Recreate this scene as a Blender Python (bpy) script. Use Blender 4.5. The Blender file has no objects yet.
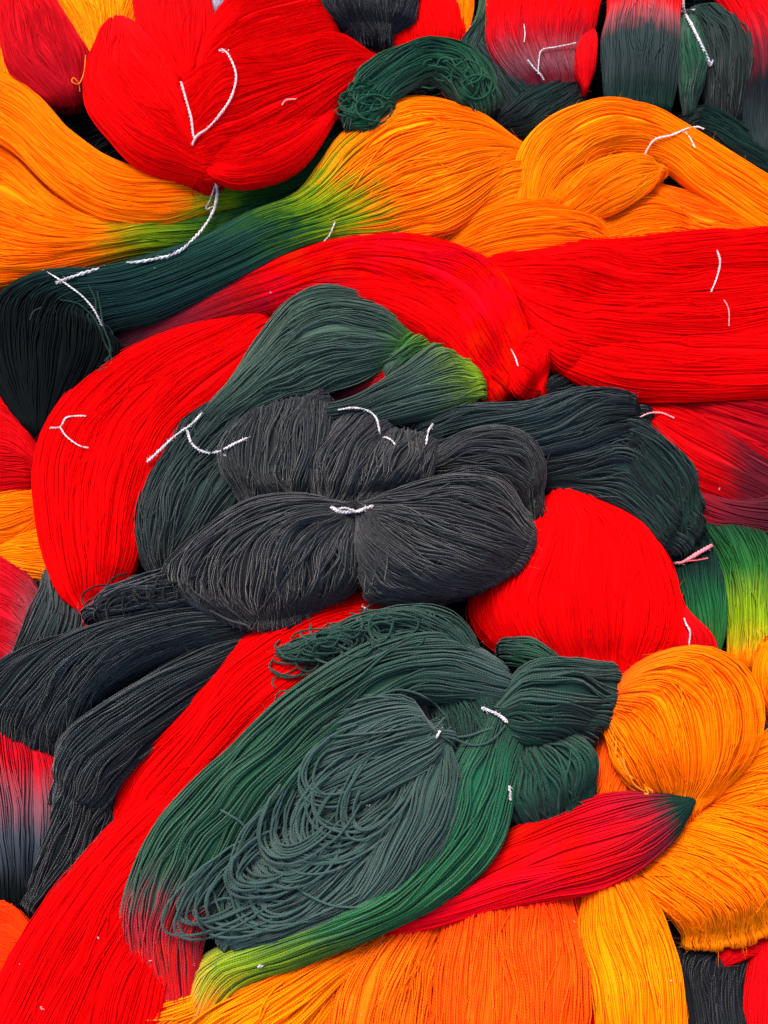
import bpy, math, zlib
import numpy as np
from mathutils import Vector, Matrix
from mathutils.bvhtree import BVHTree

# ---------------------------------------------------------------- camera, world, sun, exposure
sc = bpy.context.scene
C = sc.collection
W_, H_ = 768.0, 1024.0
F_ = 950.0                      # focal length in pixels of the 768 wide frame
D_ = 1.24                       # metres from the lens to the middle of the heap
U = D_ / F_                     # one pixel at the middle of the heap, in metres (1.3 mm)
TILT = math.radians(24)
cam_d = bpy.data.cameras.new('camera'); cam = bpy.data.objects.new('camera', cam_d); C.objects.link(cam)
TARGET = Vector((0, 0, 0.06))
cam.location = TARGET + Vector((0, -math.sin(TILT), math.cos(TILT))) * D_
cam.rotation_euler = (TILT, 0, 0)
cam_d.sensor_fit = 'VERTICAL'; cam_d.sensor_height = 24
cam_d.lens = 24 * F_ / H_
cam_d.clip_start = .01; cam_d.clip_end = 200
sc.camera = cam
CO = np.array(cam.location); CR = np.array(cam.rotation_euler.to_matrix())

SUN_EL, SUN_ROT = math.radians(60), math.radians(-28)     # from beyond the heap, a little left
world = bpy.data.worlds.new('World'); sc.world = world; world.use_nodes = True
nt = world.node_tree; bg = nt.nodes['Background']
sky = nt.nodes.new('ShaderNodeTexSky'); sky.sky_type = 'NISHITA'; sky.sun_disc = False
sky.sun_elevation = SUN_EL; sky.sun_rotation = SUN_ROT; sky.air_density = 1.0; sky.dust_density = 3.0; sky.ozone_density = 1.0
nt.links.new(sky.outputs[0], bg.inputs[0]); bg.inputs[1].default_value = 0.13
sun_d = bpy.data.lights.new('sun', 'SUN'); sun_d.energy = 1.5; sun_d.angle = math.radians(24); sun_d.color = (1, .94, .86)
sun = bpy.data.objects.new('sun', sun_d); C.objects.link(sun)
sdir = Vector((math.sin(SUN_ROT) * math.cos(SUN_EL), math.cos(SUN_ROT) * math.cos(SUN_EL), math.sin(SUN_EL)))
sun.rotation_euler = sdir.to_track_quat('Z', 'Y').to_euler(); sun.location = sdir * 3
sc.view_settings.view_transform = 'Standard'; sc.view_settings.look = 'None'
sc.view_settings.exposure = 1.42; sc.view_settings.gamma = 1
sc.cycles.max_bounces = 9; sc.cycles.diffuse_bounces = 8

# ---------------------------------------------------------------- helpers
def at(px, py, h):
    """point of the horizontal plane h (in units of U above z = 0) that the pixel px, py sees; arrays allowed"""
    px, py, h = np.broadcast_arrays(np.asarray(px, float), np.asarray(py, float), np.asarray(h, float))
    d = np.stack([(px - W_ / 2) / F_, -(py - H_ / 2) / F_, -np.ones_like(px)], -1) @ CR.T
    t = (h * U - CO[2]) / d[..., 2]
    return CO + d * t[..., None]

def seed_of(s): return zlib.crc32(s.encode())

def noise2(rng, x, y, kx, ky):
    """smooth value noise in [-1, 1] over x, y in [0, 1], kx by ky cells"""
    kx, ky = max(1, int(round(kx))), max(1, int(round(ky)))
    g = rng.uniform(-1, 1, (kx + 3, ky + 3))
    X = np.clip(x, 0, 1) * kx; Y = np.clip(y, 0, 1) * ky
    i = np.minimum(X.astype(int), kx); j = np.minimum(Y.astype(int), ky)
    fx = X - i; fy = Y - j; fx = fx * fx * (3 - 2 * fx); fy = fy * fy * (3 - 2 * fy)
    return (g[i, j] * (1 - fx) + g[i + 1, j] * fx) * (1 - fy) + (g[i, j + 1] * (1 - fx) + g[i + 1, j + 1] * fx) * fy

def walk(rng, n, u, k):
    """n independent smooth noise curves over u, k cells"""
    k = max(1, int(round(k)))
    g = rng.uniform(-1, 1, (n, k + 3))
    X = np.clip(u, 0, 1) * k; i = np.minimum(X.astype(int), k); f = X - i; f = f * f * (3 - 2 * f)
    if X.ndim == 1: return g[:, i] * (1 - f) + g[:, i + 1] * f
    r = np.arange(n)[:, None]
    return g[r, i] * (1 - f) + g[r, i + 1] * f

def catmull(P, t):
    P = np.asarray(P, float); n = len(P)
    t = np.clip(t, 0, n - 1); i = np.minimum(t.astype(int), n - 2); f = (t - i)[:, None]
    E = np.vstack([2 * P[0] - P[1], P, 2 * P[-1] - P[-2]])
    a, b, c, d = E[i], E[i + 1], E[i + 2], E[i + 3]
    return .5 * ((2 * b) + (-a + c) * f + (2 * a - 5 * b + 4 * c - d) * f ** 2 + (-a + 3 * b - 3 * c + d) * f ** 3)

MATS = {}
def yarn_mat(stops, rough=.9, var=.22, sheen=.15, ply=.5):
    """dyed wool: the dye changes along the yarn (attribute 'along'), every strand takes it a little differently ('strand'),
    plies show as fine diagonal relief ('length_mm' along, 'around')"""
    key = (tuple(stops), rough, var, sheen, ply)
    if key in MATS: return MATS[key]
    m = bpy.data.materials.new('dyed_yarn'); m.use_nodes = True; N = m.node_tree.nodes; L = m.node_tree.links
    p = N['Principled BSDF']; p.inputs['Roughness'].default_value = rough
    p.inputs['Specular IOR Level'].default_value = .03
    p.inputs['Sheen Weight'].default_value = sheen; p.inputs['Sheen Roughness'].default_value = .4
    def attr(n):
        a = N.new('ShaderNodeAttribute'); a.attribute_name = n; return a.outputs['Fac']
    def math_(op, a, b, c=None):
        x = N.new('ShaderNodeMath'); x.operation = op
        for k, v in enumerate((a, b) if c is None else (a, b, c)):
            if isinstance(v, (int, float)): x.inputs[k].default_value = v
            else: L.new(v, x.inputs[k])
        return x.outputs[0]
    al, st, ln, ar = attr('along'), attr('strand'), attr('length_mm'), attr('around')
    if len(stops) > 1:
        tc = N.new('ShaderNodeNewGeometry')
        nz = N.new('ShaderNodeTexNoise'); nz.inputs['Scale'].default_value = 45; L.new(tc.outputs['Position'], nz.inputs['Vector'])
        j = math_('MULTIPLY_ADD', nz.outputs['Fac'], .09, -.045)
        j2 = math_('MULTIPLY_ADD', st, .08, -.04)
        x = math_('ADD', math_('ADD', al, j), j2)
        cr = N.new('ShaderNodeValToRGB'); L.new(x, cr.inputs[0]); e = cr.color_ramp.elements
        while len(e) < len(stops): e.new(.5)
        for k, (pos, col) in enumerate(stops):
            e[k].position = min(max(pos, 0), 1)
        for k, (pos, col) in enumerate(stops): e[k].color = (*col, 1)
        base = cr.outputs[0]
    else:
        rgb = N.new('ShaderNodeRGB'); rgb.outputs[0].default_value = (*stops[0][1], 1); base = rgb.outputs[0]
    # uneven dye: patches along the yarn and strand to strand
    tc2 = N.new('ShaderNodeNewGeometry')
    n2 = N.new('ShaderNodeTexNoise'); n2.inputs['Scale'].default_value = 14; n2.inputs['Detail'].default_value = 3
    L.new(tc2.outputs['Position'], n2.inputs['Vector'])
    wn = N.new('ShaderNodeTexWhiteNoise'); wn.noise_dimensions = '1D'; L.new(math_('FLOOR', math_('MULTIPLY', st, 613.0), 0.0), wn.inputs['W'])
    val = math_('ADD', math_('MULTIPLY_ADD', wn.outputs['Value'], var * 1.6, 1 - var * .8), math_('MULTIPLY_ADD', n2.outputs['Fac'], var, -var * .5))
    hs = N.new('ShaderNodeHueSaturation'); L.new(base, hs.inputs['Color']); L.new(val, hs.inputs['Value'])
    red = stops[0][1][0] > .3 and stops[0][1][1] < .02
    hue = math_('MULTIPLY_ADD', n2.outputs['Fac'], .0 if red else .012, .5 if red else .494); L.new(hue, hs.inputs['Hue'])
    L.new(hs.outputs[0], p.inputs['Base Color'])
    # ply twist
    ph = math_('MULTIPLY_ADD', ln, 2.1, math_('MULTIPLY', ar, 6.2832))
    sn = math_('SINE', ph, 0.0)
    b = N.new('ShaderNodeBump'); b.inputs['Strength'].default_value = ply; b.inputs['Distance'].default_value = .0006
    L.new(sn, b.inputs['Height']); L.new(b.outputs[0], p.inputs['Normal'])
    MATS[key] = m; return m

CORES = []                       # coarse bodies, for laying ties and loose yarn on the heap
def mesh_obj(name, V, quads, mat, parent, attrs=None, smooth=True, label=None):
    me = bpy.data.meshes.new(name)
    nv, nq = len(V), len(quads)
    me.vertices.add(nv); me.vertices.foreach_set('co', V.astype(np.float32).ravel())
    me.loops.add(nq * 4); me.loops.foreach_set('vertex_index', quads.astype(np.int32).ravel())
    me.polygons.add(nq); me.polygons.foreach_set('loop_start', np.arange(0, nq * 4, 4, dtype=np.int32))
    me.polygons.foreach_set('loop_total', np.full(nq, 4, np.int32))
    me.polygons.foreach_set('use_smooth', np.full(nq, smooth, bool))
    me.update(calc_edges=True)
    for k, a in (attrs or {}).items():
        at_ = me.attributes.new(k, 'FLOAT', 'POINT'); at_.data.foreach_set('value', a.astype(np.float32).ravel())
    me.materials.append(mat)
    o = bpy.data.objects.new(name, me); C.objects.link(o)
    if parent is not None:
        o.parent = parent
        o.matrix_parent_inverse = Matrix.Identity(4); me.transform(Matrix.Translation(-Vector(parent.location)))
    if label: o['label'] = label
    return o

def tubes(P, rad, sides=3):
    """P (N, n, 3) paths -> vertices (N*n*sides, 3), quads, extra per-vertex (length mm, around)"""
    N, n, _ = P.shape
    T = np.gradient(P, axis=1); T /= np.linalg.norm(T, axis=2, keepdims=True) + 1e-12
    V = np.array([0.13, -.33, .93])[None, None]
    S = np.cross(T, V); S /= np.linalg.norm(S, axis=2, keepdims=True) + 1e-9
    B = np.cross(S, T)
    ang = np.pi / 2 + np.arange(sides) * 2 * np.pi / sides
    R = np.broadcast_to(np.asarray(rad, float).reshape(-1, 1) if np.ndim(rad) == 1 else rad, (N, n))
    X = P[:, :, None] + R[:, :, None, None] * (np.cos(ang)[None, None, :, None] * S[:, :, None] + np.sin(ang)[None, None, :, None] * B[:, :, None])
    base = (np.arange(N)[:, None, None] * n + np.arange(n - 1)[None, :, None]) * sides
    k = np.arange(sides)[None, None]; k2 = (k + 1) % sides
    q = np.stack([base + k, base + k2, base + sides + k2, base + sides + k], -1).reshape(-1, 4)
    seg = np.linalg.norm(np.diff(P, axis=1), axis=2)
    ln = np.concatenate([np.zeros((N, 1)), np.cumsum(seg, 1)], 1) * 1000
    ln = np.repeat(ln[:, :, None], sides, 2)
    ar = np.broadcast_to(np.array([0, 1, 2])[:sides][None, None] / sides if sides <= 3 else np.arange(sides)[None, None] / sides, (N, n, sides))
    return X.reshape(-1, 3), q, ln, ar

def bundle(name, parent, stops, rows, yarn=2.0, dens=1.75, lock=.10, lane=.05, stray=.012, locks=9, wav=0, step=8, ribbons=.62, drop=(1, 1),
           messy=0., twist=0., var=.22, rough=.9, sheen=.15, seed='', label=None, ndrop=5, under=.30, halo=.04, layer=.10, square=0., fuzz=1.3, fold=.07, crimp=.16, cross=.03, ply=.2, core=.0, folds=4):
    """One gathered lock of yarn. rows: (xl, yl, xr, yr, h, t[, xm, ym]) from one end to the other: where its two edges
    lie, how high its middle plane is and how thick it is."""
    rng = np.random.default_rng(seed_of(name + str(rows[0][:4]) + seed))
    R = np.array([list(r[:6]) + (list(r[6:8]) if len(r) > 6 else [(r[0] + r[2]) / 2, (r[1] + r[3]) / 2]) for r in rows], float)
    K = len(R); sd0 = rng.integers(1 << 30)
    # world-space rails
    A = at(R[:, 0], R[:, 1], R[:, 4]); Bq = at(R[:, 2], R[:, 3], R[:, 4]); M = at(R[:, 6], R[:, 7], R[:, 4]); T = R[:, 5] * U
    def rails(tt):
        return catmull(A, tt), catmull(Bq, tt), catmull(M, tt), catmull(T[:, None], tt)[:, 0]
    fine = np.linspace(0, K - 1, 200)
    m_ = catmull(M, fine); cum = np.concatenate([[0], np.cumsum(np.linalg.norm(np.diff(m_, axis=0), axis=1))])
    a_, b_, _, t_ = rails(fine)
    length = cum[-1]; n = int(max(8, min(90, length / (step * U)))) + 1
    c0 = min(drop[0] * .55 * t_[0], length * .12); c1 = min(drop[1] * .55 * t_[-1], length * .12)
    tt = np.interp(np.linspace(c0, length - c1, n), cum, fine); u = tt / (K - 1)
    a, b, m, t = rails(tt); t = np.maximum(t, .5 * U)
    if not wav: wav = int(max(2, round(length / (85 * U))))
    hw = np.median(np.linalg.norm(b_ - a_, axis=1)) / 2 * .55 + np.max(np.linalg.norm(b_ - a_, axis=1)) / 2 * .45
    tm = np.median(t_)
    wid = 1 + .55 * fold * walk(np.random.default_rng(sd0), 1, u, wav + 1)[0]
    a, b = m + (a - m) * wid[:, None], m + (b - m) * wid[:, None]
    def surf(th, rho, uu_idx=None):
        """th, rho (N, n) -> points. across = cos(th) from left rail (th=pi) to right rail (th=0)"""
        s = np.cos(th) * (1 + (rho - 1) * .45); z = np.sin(th) * rho
        if square: z = np.sign(z) * np.abs(z) ** (1 - square)
        q = s[..., None]
        c = m[None]; half = (b - a)[None] / 2; bend = ((a + b) / 2 - m)[None]
        P = c + half * q + bend * q * q
        P[..., 2] += z * t[None]
        return P
    full = abs(twist) > .5
    lo, hi = (0, 2 * np.pi) if full else (-np.pi * under, np.pi * (1 + under))
    g = np.linspace(lo, hi, 400)
    ds = np.sqrt((hw * np.sin(g)) ** 2 + (tm * np.cos(g)) ** 2) + 1e-6
    cs = np.concatenate([[0], np.cumsum((ds[1:] + ds[:-1]) / 2)]); per = cs[-1] * (g[1] - g[0]); cs /= cs[-1]
    yd = yarn * U
    N = int(max(14, per / yd * dens))
    q0 = (np.arange(N) + rng.uniform(-.5, .5, N)) / N
    th0 = np.interp(np.clip(q0, 0, 1), cs, g)
    lk = max(2, int(locks)); sd = rng.integers(1 << 30)
    def disp(q, uu, mult=1):
        r = np.random.default_rng(sd)
        d = noise2(r, q + .05 * noise2(r, q, uu, 3, wav), uu, lk, wav)
        d2 = noise2(r, q + .03 * noise2(r, q, uu, 4, wav + 1), uu, lk * 3, wav + 1)
        d3 = noise2(r, q, uu, lk * 9, wav + 2)
        lane_c = noise2(r, q, uu, max(2, lk // 2), wav) + .5 * noise2(r, q, uu, lk * 2, wav + 1)
        # creases: narrow valleys between locks
        crease = -np.clip(1 - np.abs(d) * 5, 0, 1) * .9
        return fold * noise2(r, q + .12 * noise2(r, q, uu, 2, wav), uu, folds, wav) * 1.6 + lock * (.8 * d + .55 * d2 + .28 * d3 + .7 * crease), lane_c
    Q = np.broadcast_to(q0[:, None], (N, n)); UU = np.broadcast_to(u[None], (N, n))
    fade = 1 - .7 * np.clip(1 - u / .13, 0, 1) * (drop[0] > 0) - .7 * np.clip(1 - (1 - u) / .13, 0, 1) * (drop[1] > 0)
    rad_d, lane_c = disp(Q, UU); rad_d = rad_d * fade
    wi = walk(rng, N, u, max(2, wav + 2)); wi2 = walk(rng, N, u, max(2, wav + 3)); wh = walk(rng, N, u, n / 3)
    th = th0[:, None] + lane * lane_c + (stray * 3 + messy * .35) * wi * (rng.uniform(0, 1, N) ** 2)[:, None] + .25 * stray * wh + twist * u[None]
    rho = 1 + rad_d - layer * (rng.uniform(0, 1, N) ** 1.5)[:, None] + (stray + messy * .25) * wi2 * (rng.uniform(0, 1, N) ** 3)[:, None]
    rho = 1 + (rho - 1) * fade
    # a few flyaway strands stand off the lock
    fl = rng.uniform(0, 1, N) < halo
    rho[fl] += (.10 * np.abs(walk(rng, int(fl.sum()), u, wav + 3)) + .015) * fade
    # ribbons: strands travel in small flat locks that drift over and under each other
    NR = max(3, int(per / U / 11)); rid = np.minimum((np.clip(q0, 0, .9999) * NR).astype(int), NR - 1)
    rw = walk(rng, NR, u, wav + 1); rh = walk(rng, NR, u, wav + 2); rf = walk(rng, NR, u, max(3, length / (26 * U)))
    dth = (hi - lo) / NR
    pin = np.clip(np.linalg.norm(b - a, axis=1) / (hw * 2), .25, 1)
    th += ribbons * dth * (.5 * rw[rid] * rng.uniform(.6, 1.1, N)[:, None] + crimp * rf[rid])
    cr = rng.uniform(0, 1, N) < cross
    th[cr] += .34 * walk(rng, int(cr.sum()), u, max(2, wav + 1)); rho[cr] += .012 + .02 * rng.uniform(0, 1, (int(cr.sum()), 1))
    rho += ribbons * lock * .55 * rh[rid] * pin[None]
    P = surf(th, rho)
    # small lateral wobble in metres, so strands are never ruled lines
    wob = walk(rng, N, u, n / 4.0) * U * (.35 + 4 * messy)
    side = (b - a); side /= np.linalg.norm(side, axis=1, keepdims=True) + 1e-9
    P += wob[..., None] * side[None]
    P[..., 2] += walk(rng, N, u, n / 4.0) * U * (.3 + 3 * messy)
    al = np.broadcast_to(u[None], (N, n))
    # yarn turns down over the ends
    def turn(P, end):
        k = drop[end]
        if k <= 0: return None
        e, e2 = (P[:, 0], P[:, 2]) if end == 0 else (P[:, -1], P[:, -3])
        d = e - e2; d[:, 2] = 0; d /= np.linalg.norm(d, axis=1, keepdims=True) + 1e-9
        tl = t[0 if end == 0 else -1]; hh = R[0 if end == 0 else -1, 4] * U
        r = np.clip(e[:, 2] - hh + .35 * tl, .8 * U, None) * k * rng.uniform(.88, 1.03, len(e))
        pts = []
        for aa in np.linspace(0, 2.5, ndrop + 1)[1:]:
            pts.append(e + d * (r * math.sin(aa))[:, None] - np.array([0, 0, 1.]) * (r * (1 - math.cos(aa)))[:, None])
        return np.stack(pts, 1) if end else np.stack(pts[::-1], 1)
    pre, post = turn(P, 0), turn(P, 1)
    if pre is not None: P = np.concatenate([pre, P], 1); al = np.concatenate([np.zeros((N, ndrop)), al], 1)
    if post is not None: P = np.concatenate([P, post], 1); al = np.concatenate([al, np.ones((N, ndrop))], 1)
    # the body of yarn beneath the surface strands
    nc = 40
    gq = np.linspace(0, 1, nc); gth = np.interp(gq, cs, g)
    if not full: gth = np.linspace(0, 2 * np.pi, nc); gq = np.interp(np.where(gth > hi, hi if 1 else 0, gth), g, cs); gq[gth > hi] = np.linspace(1, 0, (gth > hi).sum())
    rd, lc = disp(np.broadcast_to(gq[:, None], (nc, n)), np.broadcast_to(u[None], (nc, n)))
    if full: rd[-1] = rd[0]; lc[-1] = lc[0]
    if not full: rd[-1] = rd[0]; lc[-1] = lc[0]
    Pc = surf(gth[:, None] + lane * lc * .5 + (twist * u[None] if full else 0), .95 + core - layer * .75 + rd * fade - .5 * yd / max(hw, tm))
    p0, p1 = turn(Pc.copy(), 0), turn(Pc.copy(), 1)
    alc = np.broadcast_to(u[None], (nc, n))
    if p0 is not None: Pc = np.concatenate([p0, Pc], 1); alc = np.concatenate([np.zeros((nc, ndrop)), alc], 1)
    if p1 is not None: Pc = np.concatenate([Pc, p1], 1); alc = np.concatenate([alc, np.ones((nc, ndrop))], 1)
    n2 = Pc.shape[1]
    i = np.arange(nc - 1)[:, None] * n2 + np.arange(n2 - 1)[None]
    cq = np.stack([i, i + 1, i + n2 + 1, i + n2], -1).reshape(-1, 4)
    CV = Pc.reshape(-1, 3)
    CORES.append((CV.copy(), cq.copy()))
    cq_s = np.repeat(np.linspace(0, 1, nc), n2); c_ar = cq_s * per * (1.6 if not full else 1) / yd
    PENDING.append(dict(name=name, parent=parent, P=P, al=al, rng=rng, yd=yd, CV=CV, cq=cq, alc=alc, cs=cq_s, car=c_ar, mat=yarn_mat(stops, rough, var, sheen, ply), label=label, fuzz=fuzz))

PENDING = []
EYES = [CO + CR @ np.array(v) for v in ((0, 0, 0), (-.45, 0, 0), (.45, 0, 0), (0, .35, 0), (0, -.35, 0))]
def seen(P, bvh):
    """which strands some eye near the camera can see a bit of"""
    N, n, _ = P.shape; ok = np.zeros(N, bool)
    idx = np.unique(np.linspace(0, n - 1, 10).astype(int))
    for k in idx:
        for e in EYES:
            todo = np.nonzero(~ok)[0]
            for i in todo:
                p = P[i, k]; d = e - p; l = np.linalg.norm(d); d = d / l
                if bvh.ray_cast(Vector(p + d * 3.2 * U), Vector(d), l)[0] is None: ok[i] = True
    return ok
def finish_bundles():
    bvh = heap()
    for b in PENDING:
        P, al, rng, yd = b['P'], b['al'], b['rng'], b['yd']
        ok = seen(P, bvh)
        if ok.sum() < 4: ok[:4] = True
        P, al = P[ok], al[ok]; N = len(P)
        rad = yd * .5 * rng.uniform(.75, 1.2, N)
        V, q, ln, ar = tubes(P, rad)
        sr = np.broadcast_to(rng.uniform(0, 1, N)[:, None, None], ln.shape)
        alv = np.repeat(al[:, :, None], 3, 2)
        parts = [(V, q, alv.ravel(), sr.ravel(), ln.ravel(), ar.ravel())]
        z = np.zeros(len(b['CV']))
        parts.append((b['CV'], b['cq'], b['alc'].ravel(), b['cs'], z, b['car']))
        nf = int(N * b['fuzz'])
        if nf:                       # short fibres standing off the yarn
            si = rng.integers(0, N, nf); sj = rng.integers(1, P.shape[1] - 1, nf)
            p0 = P[si, sj]; T = P[si, np.minimum(sj + 1, P.shape[1] - 1)] - P[si, sj - 1]; T /= np.linalg.norm(T, axis=1, keepdims=True) + 1e-9
            T *= rng.choice([-1, 1], nf)[:, None]
            r1 = rng.normal(0, 1, (nf, 3)); r1[:, 2] = np.abs(r1[:, 2]); r1 /= np.linalg.norm(r1, axis=1, keepdims=True)
            l = rng.uniform(3, 13, nf)[:, None] * U
            c = rng.normal(0, .25, (nf, 3))
            F = np.stack([p0, p0 + (T * .55 + r1 * .35) * l * .5, p0 + (T * .8 + r1 * .75 + c) * l], 1)
            v2, q2, l2, a2 = tubes(F, np.broadcast_to(np.array([.24, .18, .06]) * U, (nf, 3)))
            parts.append((v2, q2, np.repeat(al[si, sj], 9), rng.uniform(0, 1, nf).repeat(9), l2.ravel(), a2.ravel()))
        Vs, Qs, k = [], [], 0
        for p in parts: Vs.append(p[0]); Qs.append(p[1] + k); k += len(p[0])
        f = lambda i: np.concatenate([p[i] for p in parts])
        mesh_obj(b['name'], np.vstack(Vs), np.vstack(Qs), b['mat'], b['parent'], dict(along=f(2), strand=f(3), length_mm=f(4), around=f(5)), label=b['label'])
        del b['P']

_bvh = [None, 0]
def heap():
    if _bvh[1] != len(CORES):
        vs, qs, k = [], [], 0
        for v, q in CORES: vs.append(v); qs.append(q + k); k += len(v)
        _bvh[0] = BVHTree.FromPolygons(np.vstack(vs).tolist(), np.vstack(qs).tolist()); _bvh[1] = len(CORES)
    return _bvh[0]
def on_heap(px, py, lift=0., fallback=60):
    """the point of the heap the pixel sees, lifted by lift pixels"""
    p = at(px, py, 0.); d = p - CO; d /= np.linalg.norm(d)
    hit = heap().ray_cast(Vector(CO), Vector(d), 10)
    q = np.array(hit[0]) if hit[0] is not None else at(px, py, fallback)
    return q - d * lift * U

def smooth_path(P, n):
    P = np.array(P, float)
    return catmull(P, np.linspace(0, len(P) - 1, n))

def laid_path(pts, lift, n):
    """follow the heap surface between the given pixels, then smooth heights"""
    q = smooth_path([list(p[:2]) for p in pts], n)
    P = np.array([on_heap(x, y, lift) for x, y in q])
    dep = np.linalg.norm(P - CO, axis=1); m = max(2, n // 14)
    pad = np.pad(dep, m, mode='edge'); low = np.min([pad[k:k + n] for k in range(2 * m + 1)], axis=0)
    low = .6 * low + .4 * dep
    for _ in range(3):
        pad = np.pad(low, 2, mode='edge'); low = np.mean([pad[k:k + n] for k in range(5)], axis=0)
    low = np.minimum(low, dep)
    return CO + (P - CO) * (low / dep)[:, None]

def string_mat():
    if 'string' in MATS: return MATS['string']
    m = bpy.data.materials.new('cotton_string'); m.use_nodes = True; N = m.node_tree.nodes; L = m.node_tree.links; p = N['Principled BSDF']
    p.inputs['Roughness'].default_value = .95
    g = N.new('ShaderNodeNewGeometry'); n = N.new('ShaderNodeTexNoise'); n.inputs['Scale'].default_value = 160; L.new(g.outputs['Position'], n.inputs['Vector'])
    r = N.new('ShaderNodeValToRGB'); r.color_ramp.elements[0].color = (.34, .29, .30, 1); r.color_ramp.elements[1].color = (.62, .56, .55, 1)
    r.color_ramp.elements[0].position = .35; r.color_ramp.elements[1].position = .6
    L.new(n.outputs['Fac'], r.inputs[0]); L.new(r.outputs[0], p.inputs['Base Color'])
    MATS['string'] = m; return m
def pink_string_mat(col=(.8, .35, .36)):
    k = ('pink', col)
    if k in MATS: return MATS[k]
    m = string_mat().copy(); r = [x for x in m.node_tree.nodes if x.type == 'VALTORGB'][0]
    r.color_ramp.elements[0].color = (*[c * .75 for c in col], 1); r.color_ramp.elements[1].color = (*col, 1)
    MATS[k] = m; return m

def tie(parent, pts, w=3.2, lift=1.5, plies=2, pink=None, label=None, name='tie_string', pitch=6., frayed=True):
    """twisted cotton string laid over the yarn"""
    L = sum(math.dist(pts[i][:2], pts[i + 1][:2]) for i in range(len(pts) - 1))
    n = int(max(16, L / 1.1))
    P = laid_path(pts, lift + 4.0, n)
    T = np.gradient(P, axis=0); T /= np.linalg.norm(T, axis=1, keepdims=True)
    S = np.cross(T, [0, -.3, .95]); S /= np.linalg.norm(S, axis=1, keepdims=True); B = np.cross(S, T)
    rng = np.random.default_rng(seed_of(str(pts)))
    ph = np.linspace(0, L / pitch * 2 * np.pi, n) + walk(rng, 1, np.linspace(0, 1, n), 5)[0] * .8
    rr = w * .165 * U * (1 + .25 * walk(rng, 1, np.linspace(0, 1, n), n / 5)[0])
    Ps = []
    for k in range(plies):
        a = ph + k * 2 * np.pi / plies
        Ps.append(P + (np.cos(a) * rr)[:, None] * S + (np.sin(a) * rr)[:, None] * B)
    Ps = np.array(Ps)
    V, q, ln, ar = tubes(Ps, np.broadcast_to(rr * 1.15, (plies, n)), 6)
    Vs, qs = [V], [q]; nv = len(V)
    # fuzz on the string
    nf = int(L * .5) if frayed else 0
    if nf:
        idx = rng.integers(0, n, nf); st = P[idx]; dr = rng.normal(0, 1, (nf, 3)); dr[:, 2] = np.abs(dr[:, 2]) * .5; dr /= np.linalg.norm(dr, axis=1, keepdims=True)
        l = rng.uniform(1, 2.6, nf) * U * w / 3
        F = st[:, None] + dr[:, None] * (np.array([0, .5, 1.])[None, :, None] * l[:, None, None])
        F[:, 2] += T[idx] * (l * .4)[:, None]
        v2, q2, _, _ = tubes(F, np.full(nf, .22 * U), 3); Vs.append(v2); qs.append(q2 + nv)
    return mesh_obj(name, np.vstack(Vs), np.vstack(qs), pink_string_mat(pink) if pink else string_mat(), parent, label=label)

def loose(parent, pts, col, w=2.0, lift=2., name='loose_strand', label=None, sides=5, wig=1.0, sink=0):
    """one separate yarn lying on the heap"""
    L = sum(math.dist(pts[i][:2], pts[i + 1][:2]) for i in range(len(pts) - 1))
    n = int(max(10, L / 3.))
    rng = np.random.default_rng(seed_of(str(pts)))
    pts = [(p[0], p[1]) for p in pts]
    P = laid_path(pts, lift + 1.5, n)
    u = np.linspace(0, 1, n)
    if sink: P += (P - CO) / np.linalg.norm(P - CO, axis=1)[:, None] * (sink * U * (1 - np.sin(np.pi * u) ** .4))[:, None]
    P[:, 0] += walk(rng, 1, u, n / 4)[0] * U * wig * .6; P[:, 2] += np.abs(walk(rng, 1, u, n / 5)[0]) * U * wig
    V, q, ln, ar = tubes(P[None], np.array([w * .5 * U]), sides)
    return mesh_obj(name, V, q, yarn_mat([(0, col)], .9, .2, .2), parent, dict(along=np.repeat(u, sides), strand=np.full(n * sides, rng.uniform()),
        length_mm=ln, around=ar), label=label)

def thing(label, group, rows_hint, name='yarn_skein', cat='yarn skein'):
    o = bpy.data.objects.new(name, None); C.objects.link(o)
    p = at(rows_hint[0], rows_hint[1], 0); o.location = (float(p[0]), float(p[1]), 0.0)
    o.empty_display_size = .03
    o['label'] = label; o['category'] = cat; o['group'] = group
    return o

def stops_rows(cols, K):
    """[(row, colour)] -> ramp stops over 0..1"""
    return [(r / (K - 1), c) for r, c in cols]

def report_triangles():
    print('TRIANGLES', sum(len(o.data.polygons) * 2 for o in sc.objects if o.type == 'MESH'))

# ---------------------------------------------------------------- dyes (base colours)
RED = (.76, .0006, .0015); RED2 = (.60, .002, .005); CRIM = (.42, .004, .012); MAR = (.16, .012, .022); MAUVE = (.20, .06, .075)
ORG = (.97, .185, .0006); YEL = (.97, .24, .0015); DOR = (.92, .085, .003); DOR2 = (.92, .14, .003); REDO = (.88, .03, .003)
LIME = (.20, .31, .007); YLIME = (.42, .30, .006); GRN = (.030, .105, .013); FGRN = (.014, .062, .031); DG = (.008, .028, .021); GG = (.042, .075, .053)
DGG = (.014, .026, .022); BLK = (.0042, .0062, .0064); BLU = (.008, .0092, .0125); CHR = (.0175, .0165, .0168); CHG = (.0098, .0112, .0110); GREY = (.055, .058, .060)
EMER = (.007, .060, .028); SLATE = (.026, .039, .039)

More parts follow.
